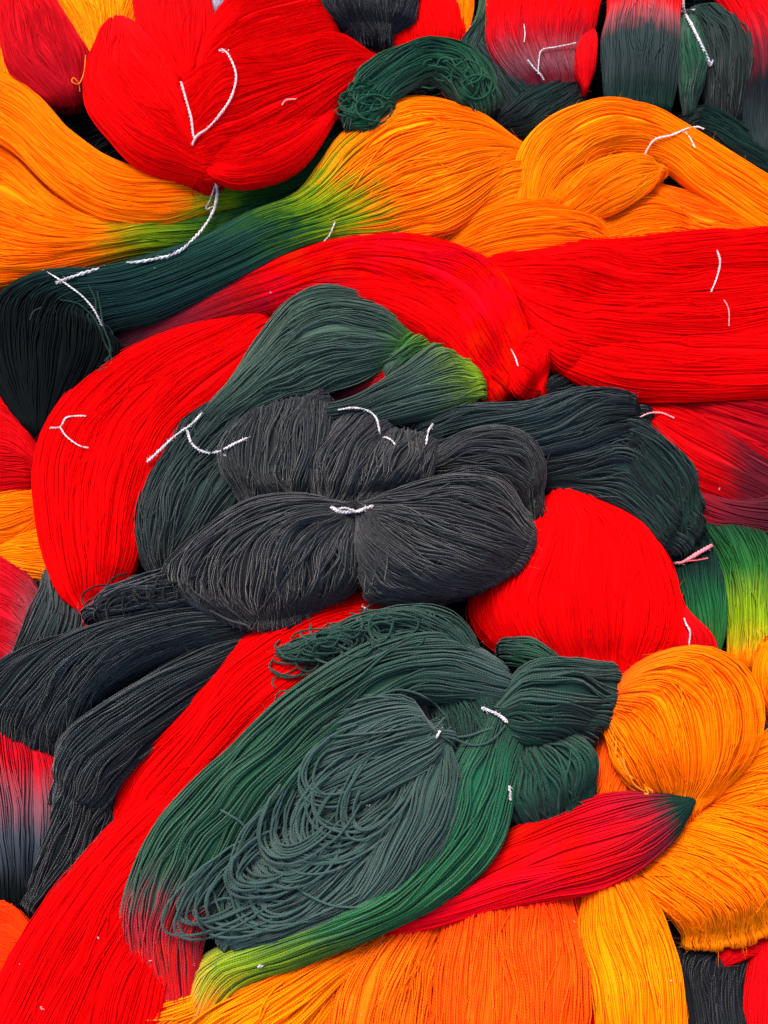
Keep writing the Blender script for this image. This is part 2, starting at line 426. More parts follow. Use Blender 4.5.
LATER = []
class Skein:
    def __init__(s, label, group, hint):
        s.o = thing(label, group, hint)
    def lobe(s, cols, rows, name='lobe', label=None, **k):
        K = len(rows)
        bundle(name, s.o, tuple((round(r / (K - 1), 4), c) for r, c in cols), rows, label=label, **k); return s
    def tail(s, cols, rows, **k): return s.lobe(cols, rows, name='tail', **k)
    def tie(s, pts, **k): LATER.append(lambda: tie(s.o, pts, **k)); return s
    def loose(s, pts, col, **k): LATER.append(lambda: loose(s.o, pts, col, **k)); return s

def rows(Lr, Rr, hs, ts, mid=None):
    n = len(Lr); hs = hs if isinstance(hs, (list, tuple)) else [hs] * n; ts = ts if isinstance(ts, (list, tuple)) else [ts] * n
    return [(Lr[i][0], Lr[i][1], Rr[i][0], Rr[i][1], hs[i], ts[i]) + (tuple(mid[i]) if mid and mid[i] else ()) for i in range(n)]

GR, GO, GD, GM, GC = ('red skeins in the heap', 'orange skeins in the heap', 'dark green skeins in the heap', 'two coloured dip dyed skeins in the heap', 'charcoal and black skeins in the heap')
fine = dict(cross=.02, yarn=1.05, fuzz=.35, fold=.10, core=.018, lock=.035, locks=7, lane=.05, stray=.010, var=.08, sheen=0, halo=.04, layer=.05, step=13)     # the fine red yarn
org = dict(yarn=1.45, cross=.04, step=10, fold=.09, core=.02, lock=.075, locks=9, lane=.07, stray=.025, var=.22, sheen=0)
drk = dict(crimp=.34, cross=.06, step=9, dens=1.8, yarn=1.5, fold=.12, lock=.15, core=-.03, layer=.12, locks=10, lane=.13, stray=.05, var=.6, sheen=.16)

# ---------------------------------------------------------------- ground
def build_ground():
    n = 60; g = np.linspace(-2.2, 2.2, n); X, Y = np.meshgrid(g, g, indexing='ij')
    rng = np.random.default_rng(4)
    Z = -.035 + .004 * noise2(rng, (X + 2.2) / 4.4, (Y + 2.2) / 4.4, 20, 20)
    V = np.stack([X, Y, Z], -1).reshape(-1, 3); i = np.arange(n - 1)[:, None] * n + np.arange(n - 1)[None]
    q = np.stack([i, i + n, i + n + 1, i + 1], -1).reshape(-1, 4)
    m = bpy.data.materials.new('grey_ground'); m.use_nodes = True; N = m.node_tree.nodes; L = m.node_tree.links; p = N['Principled BSDF']; p.inputs['Roughness'].default_value = .9
    t = N.new('ShaderNodeTexNoise'); t.inputs['Scale'].default_value = 60; t.inputs['Detail'].default_value = 8
    r = N.new('ShaderNodeValToRGB'); r.color_ramp.elements[0].color = (.10, .10, .11, 1); r.color_ramp.elements[1].color = (.22, .21, .23, 1)
    L.new(t.outputs['Fac'], r.inputs[0]); L.new(r.outputs[0], p.inputs['Base Color'])
    o = mesh_obj('ground', V, q, m, None); o['kind'] = 'structure'
build_ground()

# ---------------------------------------------------------------- lowest layer: black filler skeins added so the gaps stay dark
def under(label, group, cols, L, R, h, t, **k):
    kk = {**drk, 'yarn': 3.2, 'dens': 1.3, 'step': 22, 'fuzz': 0}; kk.update(k)
    return Skein(label, group, L[0]).lobe(cols, rows(L, R, h, t), **kk)
under('black skein deep in the gap under the top red skeins', GC, [(0, BLK)], [(-60, 20), (200, -50), (420, -60), (600, -70), (820, -70)], [(-60, 300), (200, 210), (420, 190), (600, 190), (820, 210)], -2, 22, locks=14)
under('black skein at the left edge beneath the orange and green tied skein', GC, [(0, BLK)], [(-50, 250), (40, 260), (160, 250)], [(-50, 440), (60, 450), (200, 400)], -2, 20)
under('black skein at the bottom of the heap glimpsed beside the charcoal lobes', GC, [(0, BLK)], [(100, 330), (350, 320), (600, 340), (820, 420)], [(100, 620), (350, 640), (600, 690), (820, 730)], 0, 22, locks=16)
under('black skein deep under the lower left corner of the heap', GC, [(0, BLK)], [(-60, 600), (60, 600), (200, 640)], [(-60, 960), (80, 960), (260, 900)], -4, 20)
under('black skein in the lowest layer below the bottom orange skeins', GC, [(0, BLK)], [(120, 820), (400, 800), (640, 840), (840, 840)], [(120, 1120), (400, 1100), (640, 1100), (840, 1100)], -4, 20, locks=14)

# ---------------------------------------------------------------- top left
Skein('yellow orange skein hanging behind the red ball at the top left corner', GO, (90, 20)) \
    .tail([(0, YEL)], rows([(22, -30), (45, 10), (72, 55), (84, 98)], [(145, -30), (140, 8), (132, 35), (118, 75)], 38, 18), **org) \
    .tail([(0, YEL)], rows([(-30, -30), (-25, 30), (-15, 80)], [(20, -30), (18, 40), (25, 100)], 24, 12), **org) \
    .loose([(86, 55), (84, 72), (79, 84), (72, 82), (74, 78), (79, 84), (80, 92)], YEL, w=1.3)
Skein('small red ball shaped skein end in the top left corner', GR, (40, 45)) \
    .lobe([(0, RED2), (3, CRIM)], rows([(-8, -20), (-4, 25), (8, 70), (50, 103)], [(45, -20), (68, 15), (86, 55), (86, 88)], [62, 66, 66, 58], [18, 26, 26, 14]), **{**fine, 'lock': .08})
Skein('big red skein at the upper left with a twisted pink white string in a V', GR, (210, 110)) \
    .lobe([(0, RED2), (1, RED)], rows([(98, 42), (86, 74), (90, 118), (133, 160), (188, 180), (205, 182)], [(144, 34), (160, 56), (180, 78), (190, 108), (196, 128), (200, 140)], [74, 80, 82, 82, 78, 74], [14, 26, 32, 32, 26, 18], [(118, 26), None, None, None, None, None]), **{**fine, 'fold': .16, 'lane': .2, 'messy': .06}) \
    .lobe([(0, RED)], rows([(184, 86), (212, 62), (250, 46), (300, 38), (345, 36), (374, 56)], [(196, 178), (222, 182), (252, 180), (300, 150), (345, 105), (374, 68)], [78, 84, 84, 82, 76, 66], [22, 34, 36, 34, 24, 8]), **{**fine, 'fold': .18, 'folds': 6}) \
    .lobe([(0, RED)], rows([(198, 146), (240, 124), (290, 112), (334, 90)], [(204, 176), (246, 186), (300, 162), (340, 112)], [84, 94, 90, 76], [14, 20, 20, 10]), **{**fine, 'fold': .16}) \
    .lobe([(0, RED2), (3, RED)], rows([(130, -30), (134, 15), (150, 48), (178, 84)], [(205, -30), (214, 8), (212, 45), (196, 72)], [66, 70, 70, 66], [20, 22, 20, 10]), **fine) \
    .lobe([(0, RED)], rows([(340, 42), (270, 62), (218, 84), (200, 90)], [(290, -25), (235, -5), (206, 30), (196, 70)], [66, 70, 70, 68], [18, 22, 18, 10]), **fine) \
    .lobe([(0, RED2)], rows([(262, 150), (285, 140), (320, 112), (336, 90)], [(262, 178), (290, 168), (318, 140), (336, 110)], [62, 64, 62, 58], [14, 16, 14, 10]), **fine) \
    .tie([(222, 49), (229, 56), (236, 75), (232, 95), (222, 112), (208, 128), (197, 136), (192, 145)], pink=(.85, .50, .50), w=4) \
    .tie([(181, 82), (186, 100), (191, 118), (194, 137), (200, 134)], pink=(.85, .45, .45), w=4) \
    .tie([(219, 50), (226, 53), (229, 50)], w=3.5, pink=(.85, .6, .6)) \
    .tie([(282, 105), (286, 100), (296, 99)], w=2.2, pink=(.85, .4, .4))
Skein('pale lilac yarn end glimpsed at the top edge between two red lobes', GM, (210, 0)) \
    .lobe([(0, (.42, .38, .46))], rows([(196, -30), (200, 2), (208, 14)], [(228, -30), (224, 2), (218, 12)], 58, 8), **fine)

# ---------------------------------------------------------------- orange to green skeins on the left, tied at 215, 190
Skein('long orange skein at the left turning lime then green at the white string', GM, (90, 170)) \
    .tail([(0, ORG), (4.1, ORG), (4.8, YLIME), (5.3, LIME), (5.9, GRN), (8.2, DG), (9, BLK)], rows(
        [(-30, 55), (32, 90), (75, 134), (130, 167), (198, 170), (218, 181), (258, 172), (300, 148), (348, 104), (400, 70)],
        [(-30, 128), (10, 150), (55, 190), (106, 220), (166, 225), (212, 213), (258, 208), (305, 195), (350, 165), (400, 130)],
        [52, 56, 57, 55, 50, 46, 40, 38, 36, 30], [20, 22, 22, 22, 20, 15, 20, 22, 20, 16]), **org) \
    .tail([(0, ORG), (2.9, ORG), (3.6, YLIME), (4.1, LIME), (4.9, GRN), (6.8, DG)], rows(
        [(-30, 122), (14, 156), (58, 200), (106, 220), (150, 214), (205, 212), (262, 196), (335, 168)],
        [(-30, 290), (4, 285), (46, 277), (96, 266), (150, 256), (208, 246), (262, 228), (335, 205)],
        [30, 34, 37, 37, 36, 34, 34, 34], [18, 24, 22, 20, 18, 14, 14, 14]), **{**org, 'locks': 11, 'lock': .13}) \
    .tail([(0, ORG), (1.3, DOR2)], rows([(-30, 230), (30, 245), (100, 255)], [(-30, 300), (25, 283), (95, 272)], 22, 16), **org) \
    .tie([(216, 183), (217, 195), (213, 212), (200, 232), (178, 252), (150, 260), (110, 266), (75, 276), (56, 283)], w=5, lift=5, pitch=9, frayed=True) \
    .tie([(215, 186), (210, 200), (206, 209), (214, 206)], w=3)
Skein('skein with a black tied end, green then lime middle and orange fan', GM, (200, 250)) \
    .lobe([(0, BLK), (2.3, BLK), (3.0, (.009, .026, .024)), (4.5, (.012, .042, .034)), (5.5, (.015, .055, .038)), (6.3, GRN), (7.0, LIME), (7.5, YLIME), (8.1, ORG), (8.6, YEL), (11, ORG)], rows(
        [(18, 425), (-8, 372), (-10, 308), (38, 274), (108, 268), (190, 245), (252, 214), (300, 194), (345, 134), (405, 100), (470, 112), (524, 146)],
        [(62, 434), (102, 384), (118, 345), (114, 332), (160, 318), (235, 284), (292, 256), (345, 240), (400, 240), (440, 236), (490, 200), (522, 164)],
        [38, 46, 54, 58, 60, 60, 60, 60, 60, 62, 60, 55], [10, 28, 34, 26, 22, 22, 20, 20, 24, 30, 26, 10]), **{**org, 'var': .26, 'yarn': 1.9}) \
    .lobe([(0, ORG), (2, YEL)], rows([(408, 218), (455, 194), (492, 166), (520, 160), (529, 172)], [(425, 240), (468, 226), (505, 212), (524, 205), (531, 190)], [46, 50, 54, 54, 50], [10, 16, 18, 18, 8]), **{**org, 'lock': .14, 'stray': .03}) \
    .tie([(43, 270), (52, 275), (66, 284), (82, 296), (94, 310), (102, 326)], w=2.8) \
    .tie([(335, 222), (330, 234), (322, 244)], w=2.6) \
    .loose([(98, 292), (101, 310), (104, 328), (110, 345), (108, 360), (100, 368)], DG, w=1.8) \
    .loose([(88, 285), (96, 300), (98, 318), (112, 332), (113, 350), (104, 362)], DG, w=1.8) \
    .loose([(60, 300), (80, 305), (95, 320), (104, 340), (112, 362), (98, 372)], DG, w=1.6) \
    .loose([(30, 320), (34, 312), (42, 308)], SLATE, w=1.4)

# ---------------------------------------------------------------- orange twisted skein, upper right
oo = {**org, 'fold': .14, 'folds': 5, 'var': .2}
Skein('twisted orange skein at the upper right knotted with a pale string', GO, (640, 180)) \
    .lobe([(0, ORG), (2, YEL), (7, ORG)], rows([(508, 205), (518, 155), (552, 122), (600, 106), (648, 114), (700, 142), (768, 182), (810, 205)], [(548, 212), (562, 190), (590, 174), (622, 162), (662, 164), (700, 194), (752, 232), (800, 262)],
        [56, 62, 66, 66, 64, 60, 58, 55], [10, 22, 28, 28, 26, 24, 22, 20]), **oo) \
    .lobe([(0, ORG), (2, YEL)], rows([(546, 200), (578, 172), (620, 158), (650, 162), (658, 170)], [(592, 220), (615, 210), (640, 196), (656, 184), (659, 176)], [62, 70, 72, 70, 66], [12, 20, 20, 14, 6]), **oo) \
    .lobe([(0, ORG)], rows([(438, 240), (472, 212), (525, 198), (572, 206), (600, 222), (618, 242)], [(470, 268), (510, 268), (558, 266), (590, 262), (605, 260), (614, 260)], [42, 48, 50, 50, 48, 44], [12, 24, 26, 22, 18, 8]), **oo) \
    .lobe([(0, ORG)], rows([(586, 212), (640, 196), (684, 208), (706, 230)], [(600, 262), (645, 262), (680, 258), (704, 248)], [44, 48, 48, 44], [14, 22, 18, 8]), **oo) \
    .lobe([(0, DOR2), (3, ORG)], rows([(650, 182), (700, 194), (745, 212), (810, 236)], [(650, 215), (692, 262), (730, 268), (810, 290)], 47, [10, 18, 18, 16]), **oo) \
    .tie([(645, 156), (648, 148), (656, 139), (672, 135), (686, 129), (697, 127), (704, 129)], w=3.6, pink=(.86, .62, .55)) \
    .tie([(684, 131), (690, 138), (695, 148)], w=3, pink=(.86, .62, .55))

# ---------------------------------------------------------------- red skeins across the middle
Skein('long red skein stretched to the right edge below the orange twist', GR, (640, 310)) \
    .lobe([(0, RED)], rows([(480, 262), (520, 250), (600, 246), (680, 244), (745, 234), (820, 228)], [(505, 290), (546, 362), (592, 386), (660, 394), (740, 386), (820, 376)], [46, 54, 56, 56, 56, 55], [14, 30, 38, 38, 36, 34]), **{**fine, 'fold': .2, 'folds': 6}) \
    .lobe([(0, RED)], rows([(545, 240), (620, 240), (700, 236), (760, 232), (820, 225)], [(520, 290), (620, 296), (700, 292), (760, 290), (820, 282)], [52, 62, 66, 66, 64], [10, 22, 28, 28, 26]), **fine) \
    .lobe([(0, RED)], rows([(524, 312), (600, 322), (690, 330), (820, 338)], [(552, 366), (604, 396), (690, 404), (820, 396)], [54, 66, 68, 66], [12, 22, 22, 20]), **{**fine, 'fold': .16}) \
    .tie([(717, 250), (720, 262), (717, 277), (711, 292)], w=3, pink=(.9, .45, .45), frayed=False) \
    .tie([(724, 300), (727, 305), (729, 312), (729, 326)], w=2, pink=(.9, .3, .3), frayed=False)
Skein('red skein tucked under the long red one at the right edge with a dark end', GR, (700, 430)) \
    .lobe([(0, RED), (2.6, RED2), (3.4, MAR)], rows([(590, 384), (640, 402), (682, 410), (722, 432), (768, 452), (800, 470)], [(634, 424), (655, 446), (690, 488), (728, 506), (760, 520), (790, 530)], [34, 42, 44, 40, 34, 30], [12, 20, 24, 20, 16, 12]), **fine) \
    .lobe([(0, RED2), (2.2, CRIM), (3, MAR)], rows([(640, 376), (700, 372), (768, 370), (820, 370)], [(660, 424), (715, 446), (768, 478), (820, 500)], [34, 38, 38, 38], [18, 24, 24, 24]), **{**fine, 'lock': .14}) \
    .tie([(640, 417), (650, 413), (662, 413), (674, 418)], w=2.6, pink=(.86, .35, .35), frayed=False)
Skein('maroon and black skein end at the right edge above the green one', GM, (730, 515)) \
    .lobe([(0, CRIM), (1.5, MAR), (3, BLU)], rows([(672, 470), (700, 488), (740, 500), (820, 486)], [(688, 515), (710, 528), (745, 534), (820, 560)], [30, 36, 38, 38], [12, 16, 18, 20]), **{**fine, 'yarn': 1.8})
Skein('red skein arching from a dark pinched tail to a knob above the charcoal', GR, (400, 280)) \
    .lobe([(0, BLU), (.7, MAR), (1.7, CRIM), (2.2, RED)], rows([(104, 342), (178, 304), (256, 270), (340, 243), (425, 238), (490, 260), (520, 305), (532, 345)], [(122, 356), (200, 332), (275, 312), (345, 302), (405, 332), (440, 354), (462, 382), (488, 404)],
        [38, 46, 50, 54, 56, 56, 54, 46], [5, 13, 20, 28, 34, 34, 28, 16]), **{**fine, 'lock': .08}) \
    .lobe([(0, RED)], rows([(508, 345), (538, 332), (552, 352), (548, 378)], [(508, 368), (510, 385), (520, 398), (532, 400)], [48, 56, 56, 48], [8, 18, 18, 8]), **fine) \
    .lobe([(0, CRIM), (.8, RED)], rows([(285, 268), (390, 262), (462, 288), (506, 335)], [(280, 306), (382, 322), (440, 352), (478, 396)], [54, 66, 68, 56], [10, 22, 24, 12]), **{**fine, 'fold': .15}) \
    .tie([(511, 349), (515, 357), (518, 366)], w=2.2, pink=(.9, .5, .5), frayed=False)
Skein('large red skein bulging down the left beside the dark green lobe', GR, (110, 470)) \
    .lobe([(0, RED)], rows([(240, 305), (150, 342), (72, 392), (36, 448), (34, 520), (54, 588), (84, 618)], [(285, 345), (236, 400), (196, 446), (160, 482), (148, 530), (132, 582), (100, 616)], [36, 42, 46, 48, 48, 42, 30], [18, 30, 36, 38, 36, 26, 12]), **{**fine, 'lock': .06}) \
    .lobe([(0, RED)], rows([(245, 328), (172, 362), (112, 412), (84, 480), (84, 560), (96, 600)], [(278, 350), (230, 402), (186, 448), (156, 500), (138, 566), (112, 608)], [44, 56, 62, 62, 54, 38], [12, 22, 26, 26, 20, 10]), **{**fine, 'fold': .12}) \
    .tie([(50, 428), (60, 427), (66, 418), (76, 416), (86, 416)], w=2.8, frayed=False) \
    .tie([(60, 427), (66, 436), (78, 445), (88, 448)], w=2.8, frayed=False)
Skein('bright red skein piece between the lime tipped green fans', GR, (370, 375)) \
    .lobe([(0, BLU), (.8, MAR), (1.6, RED)], rows([(318, 400), (362, 362), (392, 345), (420, 340)], [(330, 412), (370, 396), (402, 380), (430, 360)], [46, 50, 52, 50], [8, 12, 14, 8]), **fine) \
    .lobe([(0, RED)], rows([(220, 340), (255, 318), (300, 300)], [(250, 400), (290, 380), (340, 360)], 30, 14), **fine)
Skein('dull red skein at the left edge above the small orange tails', GR, (10, 440)) \
    .lobe([(0, RED2)], rows([(-40, 380), (12, 396), (34, 430), (40, 455)], [(-40, 505), (12, 498), (36, 492), (42, 480)], [20, 26, 26, 22], [18, 22, 18, 8]), **fine)
Skein('small orange skein at the left edge under the large red bulge', GO, (18, 530)) \
    .tail([(0, ORG)], rows([(-30, 500), (12, 492), (44, 487)], [(-30, 552), (12, 544), (42, 525)], [22, 26, 24], [14, 15, 8]), **org) \
    .tail([(0, YEL)], rows([(-6, 545), (22, 532), (50, 522)], [(-2, 566), (22, 575), (50, 582)], [18, 22, 20], [8, 13, 10]), **org)
Skein('maroon skein fading to mauve at the left edge below the orange', GM, (10, 610)) \
    .tail([(0, RED2), (1.2, CRIM), (2.4, MAUVE), (3, MAR)], rows([(-30, 540), (14, 562), (40, 590), (52, 625)], [(-40, 650), (0, 664), (20, 672), (34, 662)], [22, 27, 27, 22], [14, 18, 15, 8]), **fine)
Skein('small grey fading tail beside the large red bulge at the left', GM, (45, 615)) \
    .tail([(0, GREY), (1.2, SLATE), (2, BLK)], rows([(44, 570), (34, 605), (16, 650), (0, 680)], [(78, 590), (86, 625), (72, 660), (50, 690)], [24, 32, 34, 30], [8, 14, 14, 10]), **{**drk, 'yarn': 1.6})

# ---------------------------------------------------------------- green skein with lime tips and dark body, centre
gg = {**drk, 'yarn': 1.65, 'lock': .14, 'locks': 9, 'var': .34, 'sheen': .12}
Skein('grey green skein with lime tips fanned above the charcoal roll', GM, (300, 360)) \
    .lobe([(0, GRN), (.8, GG), (5, GG), (6, DGG)], rows([(415, 328), (385, 302), (335, 289), (288, 306), (256, 342), (228, 382), (200, 415)], [(396, 362), (365, 378), (330, 390), (302, 399), (275, 410), (250, 422), (226, 436)],
        [60, 66, 70, 70, 68, 66, 64], [12, 20, 24, 24, 22, 20, 18]), **gg) \
    .lobe([(0, LIME), (.7, (.10, .17, .02)), (1.5, GG), (3, DGG)], rows([(462, 352), (436, 342), (398, 368), (350, 398), (305, 408)], [(484, 394), (462, 408), (405, 424), (352, 432), (300, 440)], [68, 74, 76, 76, 74], [8, 16, 20, 18, 14]), **gg) \
    .lobe([(0, LIME), (1, GRN), (2, GG)], rows([(418, 322), (400, 336), (378, 358)], [(456, 352), (428, 366), (396, 380)], [60, 64, 62], [10, 14, 10]), **gg) \
    .lobe([(0, DGG), (2, (.020, .034, .030)), (5, BLK)], rows([(206, 402), (165, 440), (142, 480), (134, 525), (140, 560), (152, 580)], [(300, 425), (282, 462), (254, 500), (226, 535), (196, 566), (180, 584)], [58, 62, 64, 62, 56, 48], [18, 28, 32, 32, 24, 12]), **{**gg, 'lane': .2, 'stray': .08, 'fold': .2, 'messy': .08}) \
    .tie([(147, 462), (160, 450), (175, 436), (192, 424), (202, 413)], w=4, lift=2) \
    .tie([(187, 430), (192, 444), (204, 452), (218, 452), (234, 444), (247, 438)], w=4, lift=2) \
    .tie([(214, 450), (226, 456)], w=3) \
    .tie([(338, 410), (352, 408), (366, 410), (376, 418), (380, 434)], w=3.4, lift=2) \
    .tie([(384, 437), (391, 440), (396, 446)], w=3.2)

# ---------------------------------------------------------------- dark green skein right of centre
Skein('black green twisted skein reaching right from the charcoal lobes', GD, (600, 450)) \
    .lobe([(0, DGG), (2, (.018, .034, .032)), (4, BLK)], rows([(424, 415), (470, 402), (530, 402), (585, 392), (628, 396), (640, 412)], [(424, 452), (480, 458), (545, 452), (590, 448), (625, 440), (642, 432)], [58, 64, 66, 66, 64, 56], [12, 22, 24, 24, 20, 10]), **{**drk, 'lock': .2, 'fold': .2, 'lane': .2, 'twist': 1.2}) \
    .lobe([(0, BLK), (2, (.013, .026, .024)), (5, DG)], rows([(510, 462), (570, 440), (625, 412), (664, 436), (690, 468), (698, 500)], [(535, 492), (580, 500), (612, 512), (636, 532), (655, 548), (674, 548)], [44, 54, 60, 60, 56, 46], [12, 26, 30, 30, 26, 12]), **{**drk, 'lock': .24, 'lane': .2, 'stray': .08, 'fold': .26, 'messy': .1}) \
    .lobe([(0, BLK), (3, DG)], rows([(600, 440), (626, 470), (650, 500), (668, 530)], [(640, 420), (668, 450), (690, 480), (692, 520)], [66, 74, 72, 60], [10, 14, 14, 8]), **{**drk, 'lock': .2, 'stray': .05}) \
    .lobe([(0, BLK), (3, BLU)], rows([(540, 385), (570, 372), (620, 385)], [(545, 405), (580, 402), (630, 405)], [42, 42, 38], 12), **drk) \
    .tie([(433, 424), (428, 432), (426, 445)], w=4)

# ---------------------------------------------------------------- charcoal skein in the middle
ch = {**drk, 'lock': .15, 'var': .65, 'sheen': .22}
cc = Skein('charcoal skein in the middle tied by a white string into two round lobes', GC, (350, 520)) \
    .lobe([(0, CHG)], rows([(236, 424), (218, 450), (222, 478), (238, 498)], [(282, 412), (276, 445), (270, 482), (268, 504)], [78, 86, 86, 76], [12, 22, 22, 12]), name='roll', **ch) \
    .lobe([(0, CHG)], rows([(262, 412), (254, 448), (252, 485), (272, 505)], [(335, 408), (334, 445), (328, 482), (318, 508)], [78, 90, 90, 78], [14, 26, 26, 14]), name='roll', **ch) \
    .lobe([(0, CHR)], rows([(340, 416), (312, 452), (302, 482), (306, 506)], [(392, 436), (378, 462), (362, 490), (352, 508)], [80, 90, 90, 78], [14, 26, 26, 14]), name='roll', **ch) \
    .lobe([(0, CHR)], rows([(368, 436), (356, 462), (348, 488), (345, 508)], [(442, 448), (436, 470), (428, 486), (412, 500)], [78, 88, 88, 78], [12, 24, 24, 14]), name='roll', **ch) \
    .lobe([(0, CHR)], rows([(296, 404), (300, 400), (312, 396)], [(300, 420), (312, 420), (328, 412)], [76, 78, 76], 12), name='roll', **ch) \
    .lobe([(0, CHR), (5, CHG)], rows([(432, 452), (464, 435), (502, 429), (532, 442), (546, 470), (542, 500)], [(440, 482), (470, 484), (492, 486), (508, 494), (520, 502), (528, 512)], [72, 82, 84, 82, 76, 66], [12, 24, 26, 24, 20, 10]), **ch) \
    .lobe([(0, CHR)], rows([(346, 503), (298, 496), (246, 504), (200, 530), (166, 562), (172, 592), (200, 612)], [(354, 520), (357, 536), (359, 552), (360, 567), (358, 582), (350, 594), (334, 604)], [90, 97, 100, 98, 92, 84, 72], [9, 24, 34, 38, 34, 24, 14],
        [(349, 511), (326, 522), (294, 535), (268, 560), (258, 588), (258, 610), (266, 628)]), **{**ch, 'locks': 12, 'drop': (1, .4), 'dens': 2.3}) \
    .lobe([(0, CHG), (3, BLU)], rows([(205, 560), (152, 572), (108, 588), (90, 608)], [(216, 606), (168, 616), (122, 622), (98, 622)], [74, 78, 74, 62], [16, 20, 18, 8]), **{**ch, 'lock': .2, 'messy': .3, 'yarn': 2.6}) \
    .lobe([(0, CHR)], rows([(362, 503), (404, 486), (454, 477), (502, 486), (532, 512)], [(356, 523), (353, 556), (359, 582), (374, 597), (398, 606)], [92, 98, 102, 98, 82], [9, 30, 40, 34, 14], [(360, 513), (382, 535), (422, 556), (470, 572), (506, 578)]), **{**ch, 'locks': 12, 'lane': .13, 'drop': (1, .4), 'dens': 2.3}) \
    .tie([(331, 507), (340, 512), (352, 512), (362, 510), (373, 506)], w=5, lift=2.5) \
    .tie([(335, 510), (345, 508), (358, 512), (366, 507)], w=4, lift=4) \
    .tie([(362, 606), (368, 610), (374, 612)], w=3)

rg = np.random.default_rng(31)
for k in range(34):
    cx, cy = rg.uniform(105, 205), 0; cy = 604 - (cx - 105) * .22 + rg.uniform(-10, 14); r1, r2 = rg.uniform(10, 26), rg.uniform(8, 20); am = math.pi + rg.uniform(-.6, .9); sp = rg.uniform(.9, 1.9)
    cc.loose([(cx + r1 * math.cos(a), cy + r2 * math.sin(a)) for a in np.linspace(am - sp, am + sp, 8)], CHG, w=1.8, lift=1 + rg.uniform(0, 4), wig=1.5, sink=4)

# ---------------------------------------------------------------- black skein, lower left
bb = {**drk, 'lock': .2, 'var': .7, 'sheen': .2, 'lane': .18}
BK2 = (.0050, .0090, .0100)
Skein('black skein twisted across the lower left beneath the charcoal lobe', GC, (120, 690)) \
    .lobe([(0, BLK), (1, BK2)], rows([(262, 618), (200, 606), (125, 618), (55, 638), (2, 662), (-34, 700), (-40, 740)], [(258, 640), (196, 655), (135, 678), (98, 705), (78, 732), (66, 752), (50, 768)], [58, 66, 70, 70, 66, 52, 34], [10, 22, 28, 30, 28, 18, 6]), **{**bb, 'twist': -1.3}) \
    .lobe([(0, BLK), (1, BK2)], rows([(262, 632), (200, 650), (130, 688), (75, 728), (56, 762), (58, 790)], [(248, 652), (206, 698), (156, 742), (124, 780), (106, 808), (84, 818)], [56, 66, 72, 72, 64, 50], [9, 22, 30, 30, 24, 14]), **{**bb, 'twist': .9}) \
    .lobe([(0, BLK)], rows([(74, 745), (60, 790), (40, 850), (26, 900)], [(128, 800), (116, 835), (92, 870), (60, 905)], [46, 50, 46, 34], [16, 24, 20, 12]), **{**bb, 'messy': .15}) \
    .loose([(210, 610), (228, 620), (246, 625), (252, 630)], GREY, w=1.8)
Skein('maroon skein fading to grey hanging at the lower left edge', GM, (20, 800)) \
    .tail([(0, CRIM), (1.4, CRIM), (2.1, MAUVE), (2.8, (.05, .06, .075)), (3.8, BLK)], rows([(-40, 695), (-40, 745), (-35, 795), (-30, 845), (-20, 895)], [(34, 705), (58, 750), (68, 800), (66, 850), (56, 895)], [30, 36, 38, 36, 30], [14, 20, 22, 20, 12]), **{**fine, 'yarn': 1.8, 'lock': .12})

# ---------------------------------------------------------------- red, centre right
Skein('bright red skein lobe between the charcoal and the orange ball', GR, (590, 580)) \
    .lobe([(0, RED)], rows([(530, 508), (508, 545), (478, 600), (490, 645), (530, 680)], [(604, 500), (652, 535), (676, 592), (676, 645), (662, 680)], [44, 52, 54, 50, 40], [16, 34, 38, 34, 20]), **{**fine, 'lock': .045}) \
    .lobe([(0, RED2)], rows([(655, 585), (662, 630), (662, 668)], [(690, 615), (712, 640), (722, 672)], [40, 46, 40], [10, 18, 12]), **fine) \
    .tie([(684, 618), (686, 624), (690, 632), (689, 645)], w=2.6, frayed=False)
Skein('dark green to lime skein at the right edge beside a pink string', GM, (720, 590)) \
    .tail([(0, BLK), (.9, DG), (1.6, (.012, .10, .03)), (3, GRN)], rows([(674, 535), (676, 585), (688, 630), (700, 668)], [(718, 530), (726, 580), (728, 625), (716, 668)], [30, 34, 34, 28], [12, 16, 16, 10]), **{**org, 'lock': .14, 'var': .3}) \
    .tail([(0, DG), (1.2, (.016, .10, .02)), (2.15, LIME), (2.75, YLIME), (3, ORG)], rows([(686, 516), (712, 562), (724, 612), (728, 660)], [(815, 515), (820, 565), (815, 615), (800, 665)], [30, 38, 38, 30], [14, 24, 24, 14]), **{**org, 'lock': .15, 'var': .3}) \
    .tie([(671, 562), (680, 563), (690, 558), (700, 552), (712, 545)], w=5.5, pink=(.85, .22, .25), lift=2.5) \
    .tie([(686, 561), (698, 560), (708, 558)], w=2, pink=(.8, .12, .14))
Skein('small orange skein end at the right edge beside the orange ball', GO, (762, 670)) \
    .lobe([(0, ORG)], rows([(762, 644), (752, 668), (756, 695), (768, 712)], [(810, 640), (815, 670), (815, 700), (810, 720)], [60, 68, 68, 60], [10, 18, 18, 10]), **org)

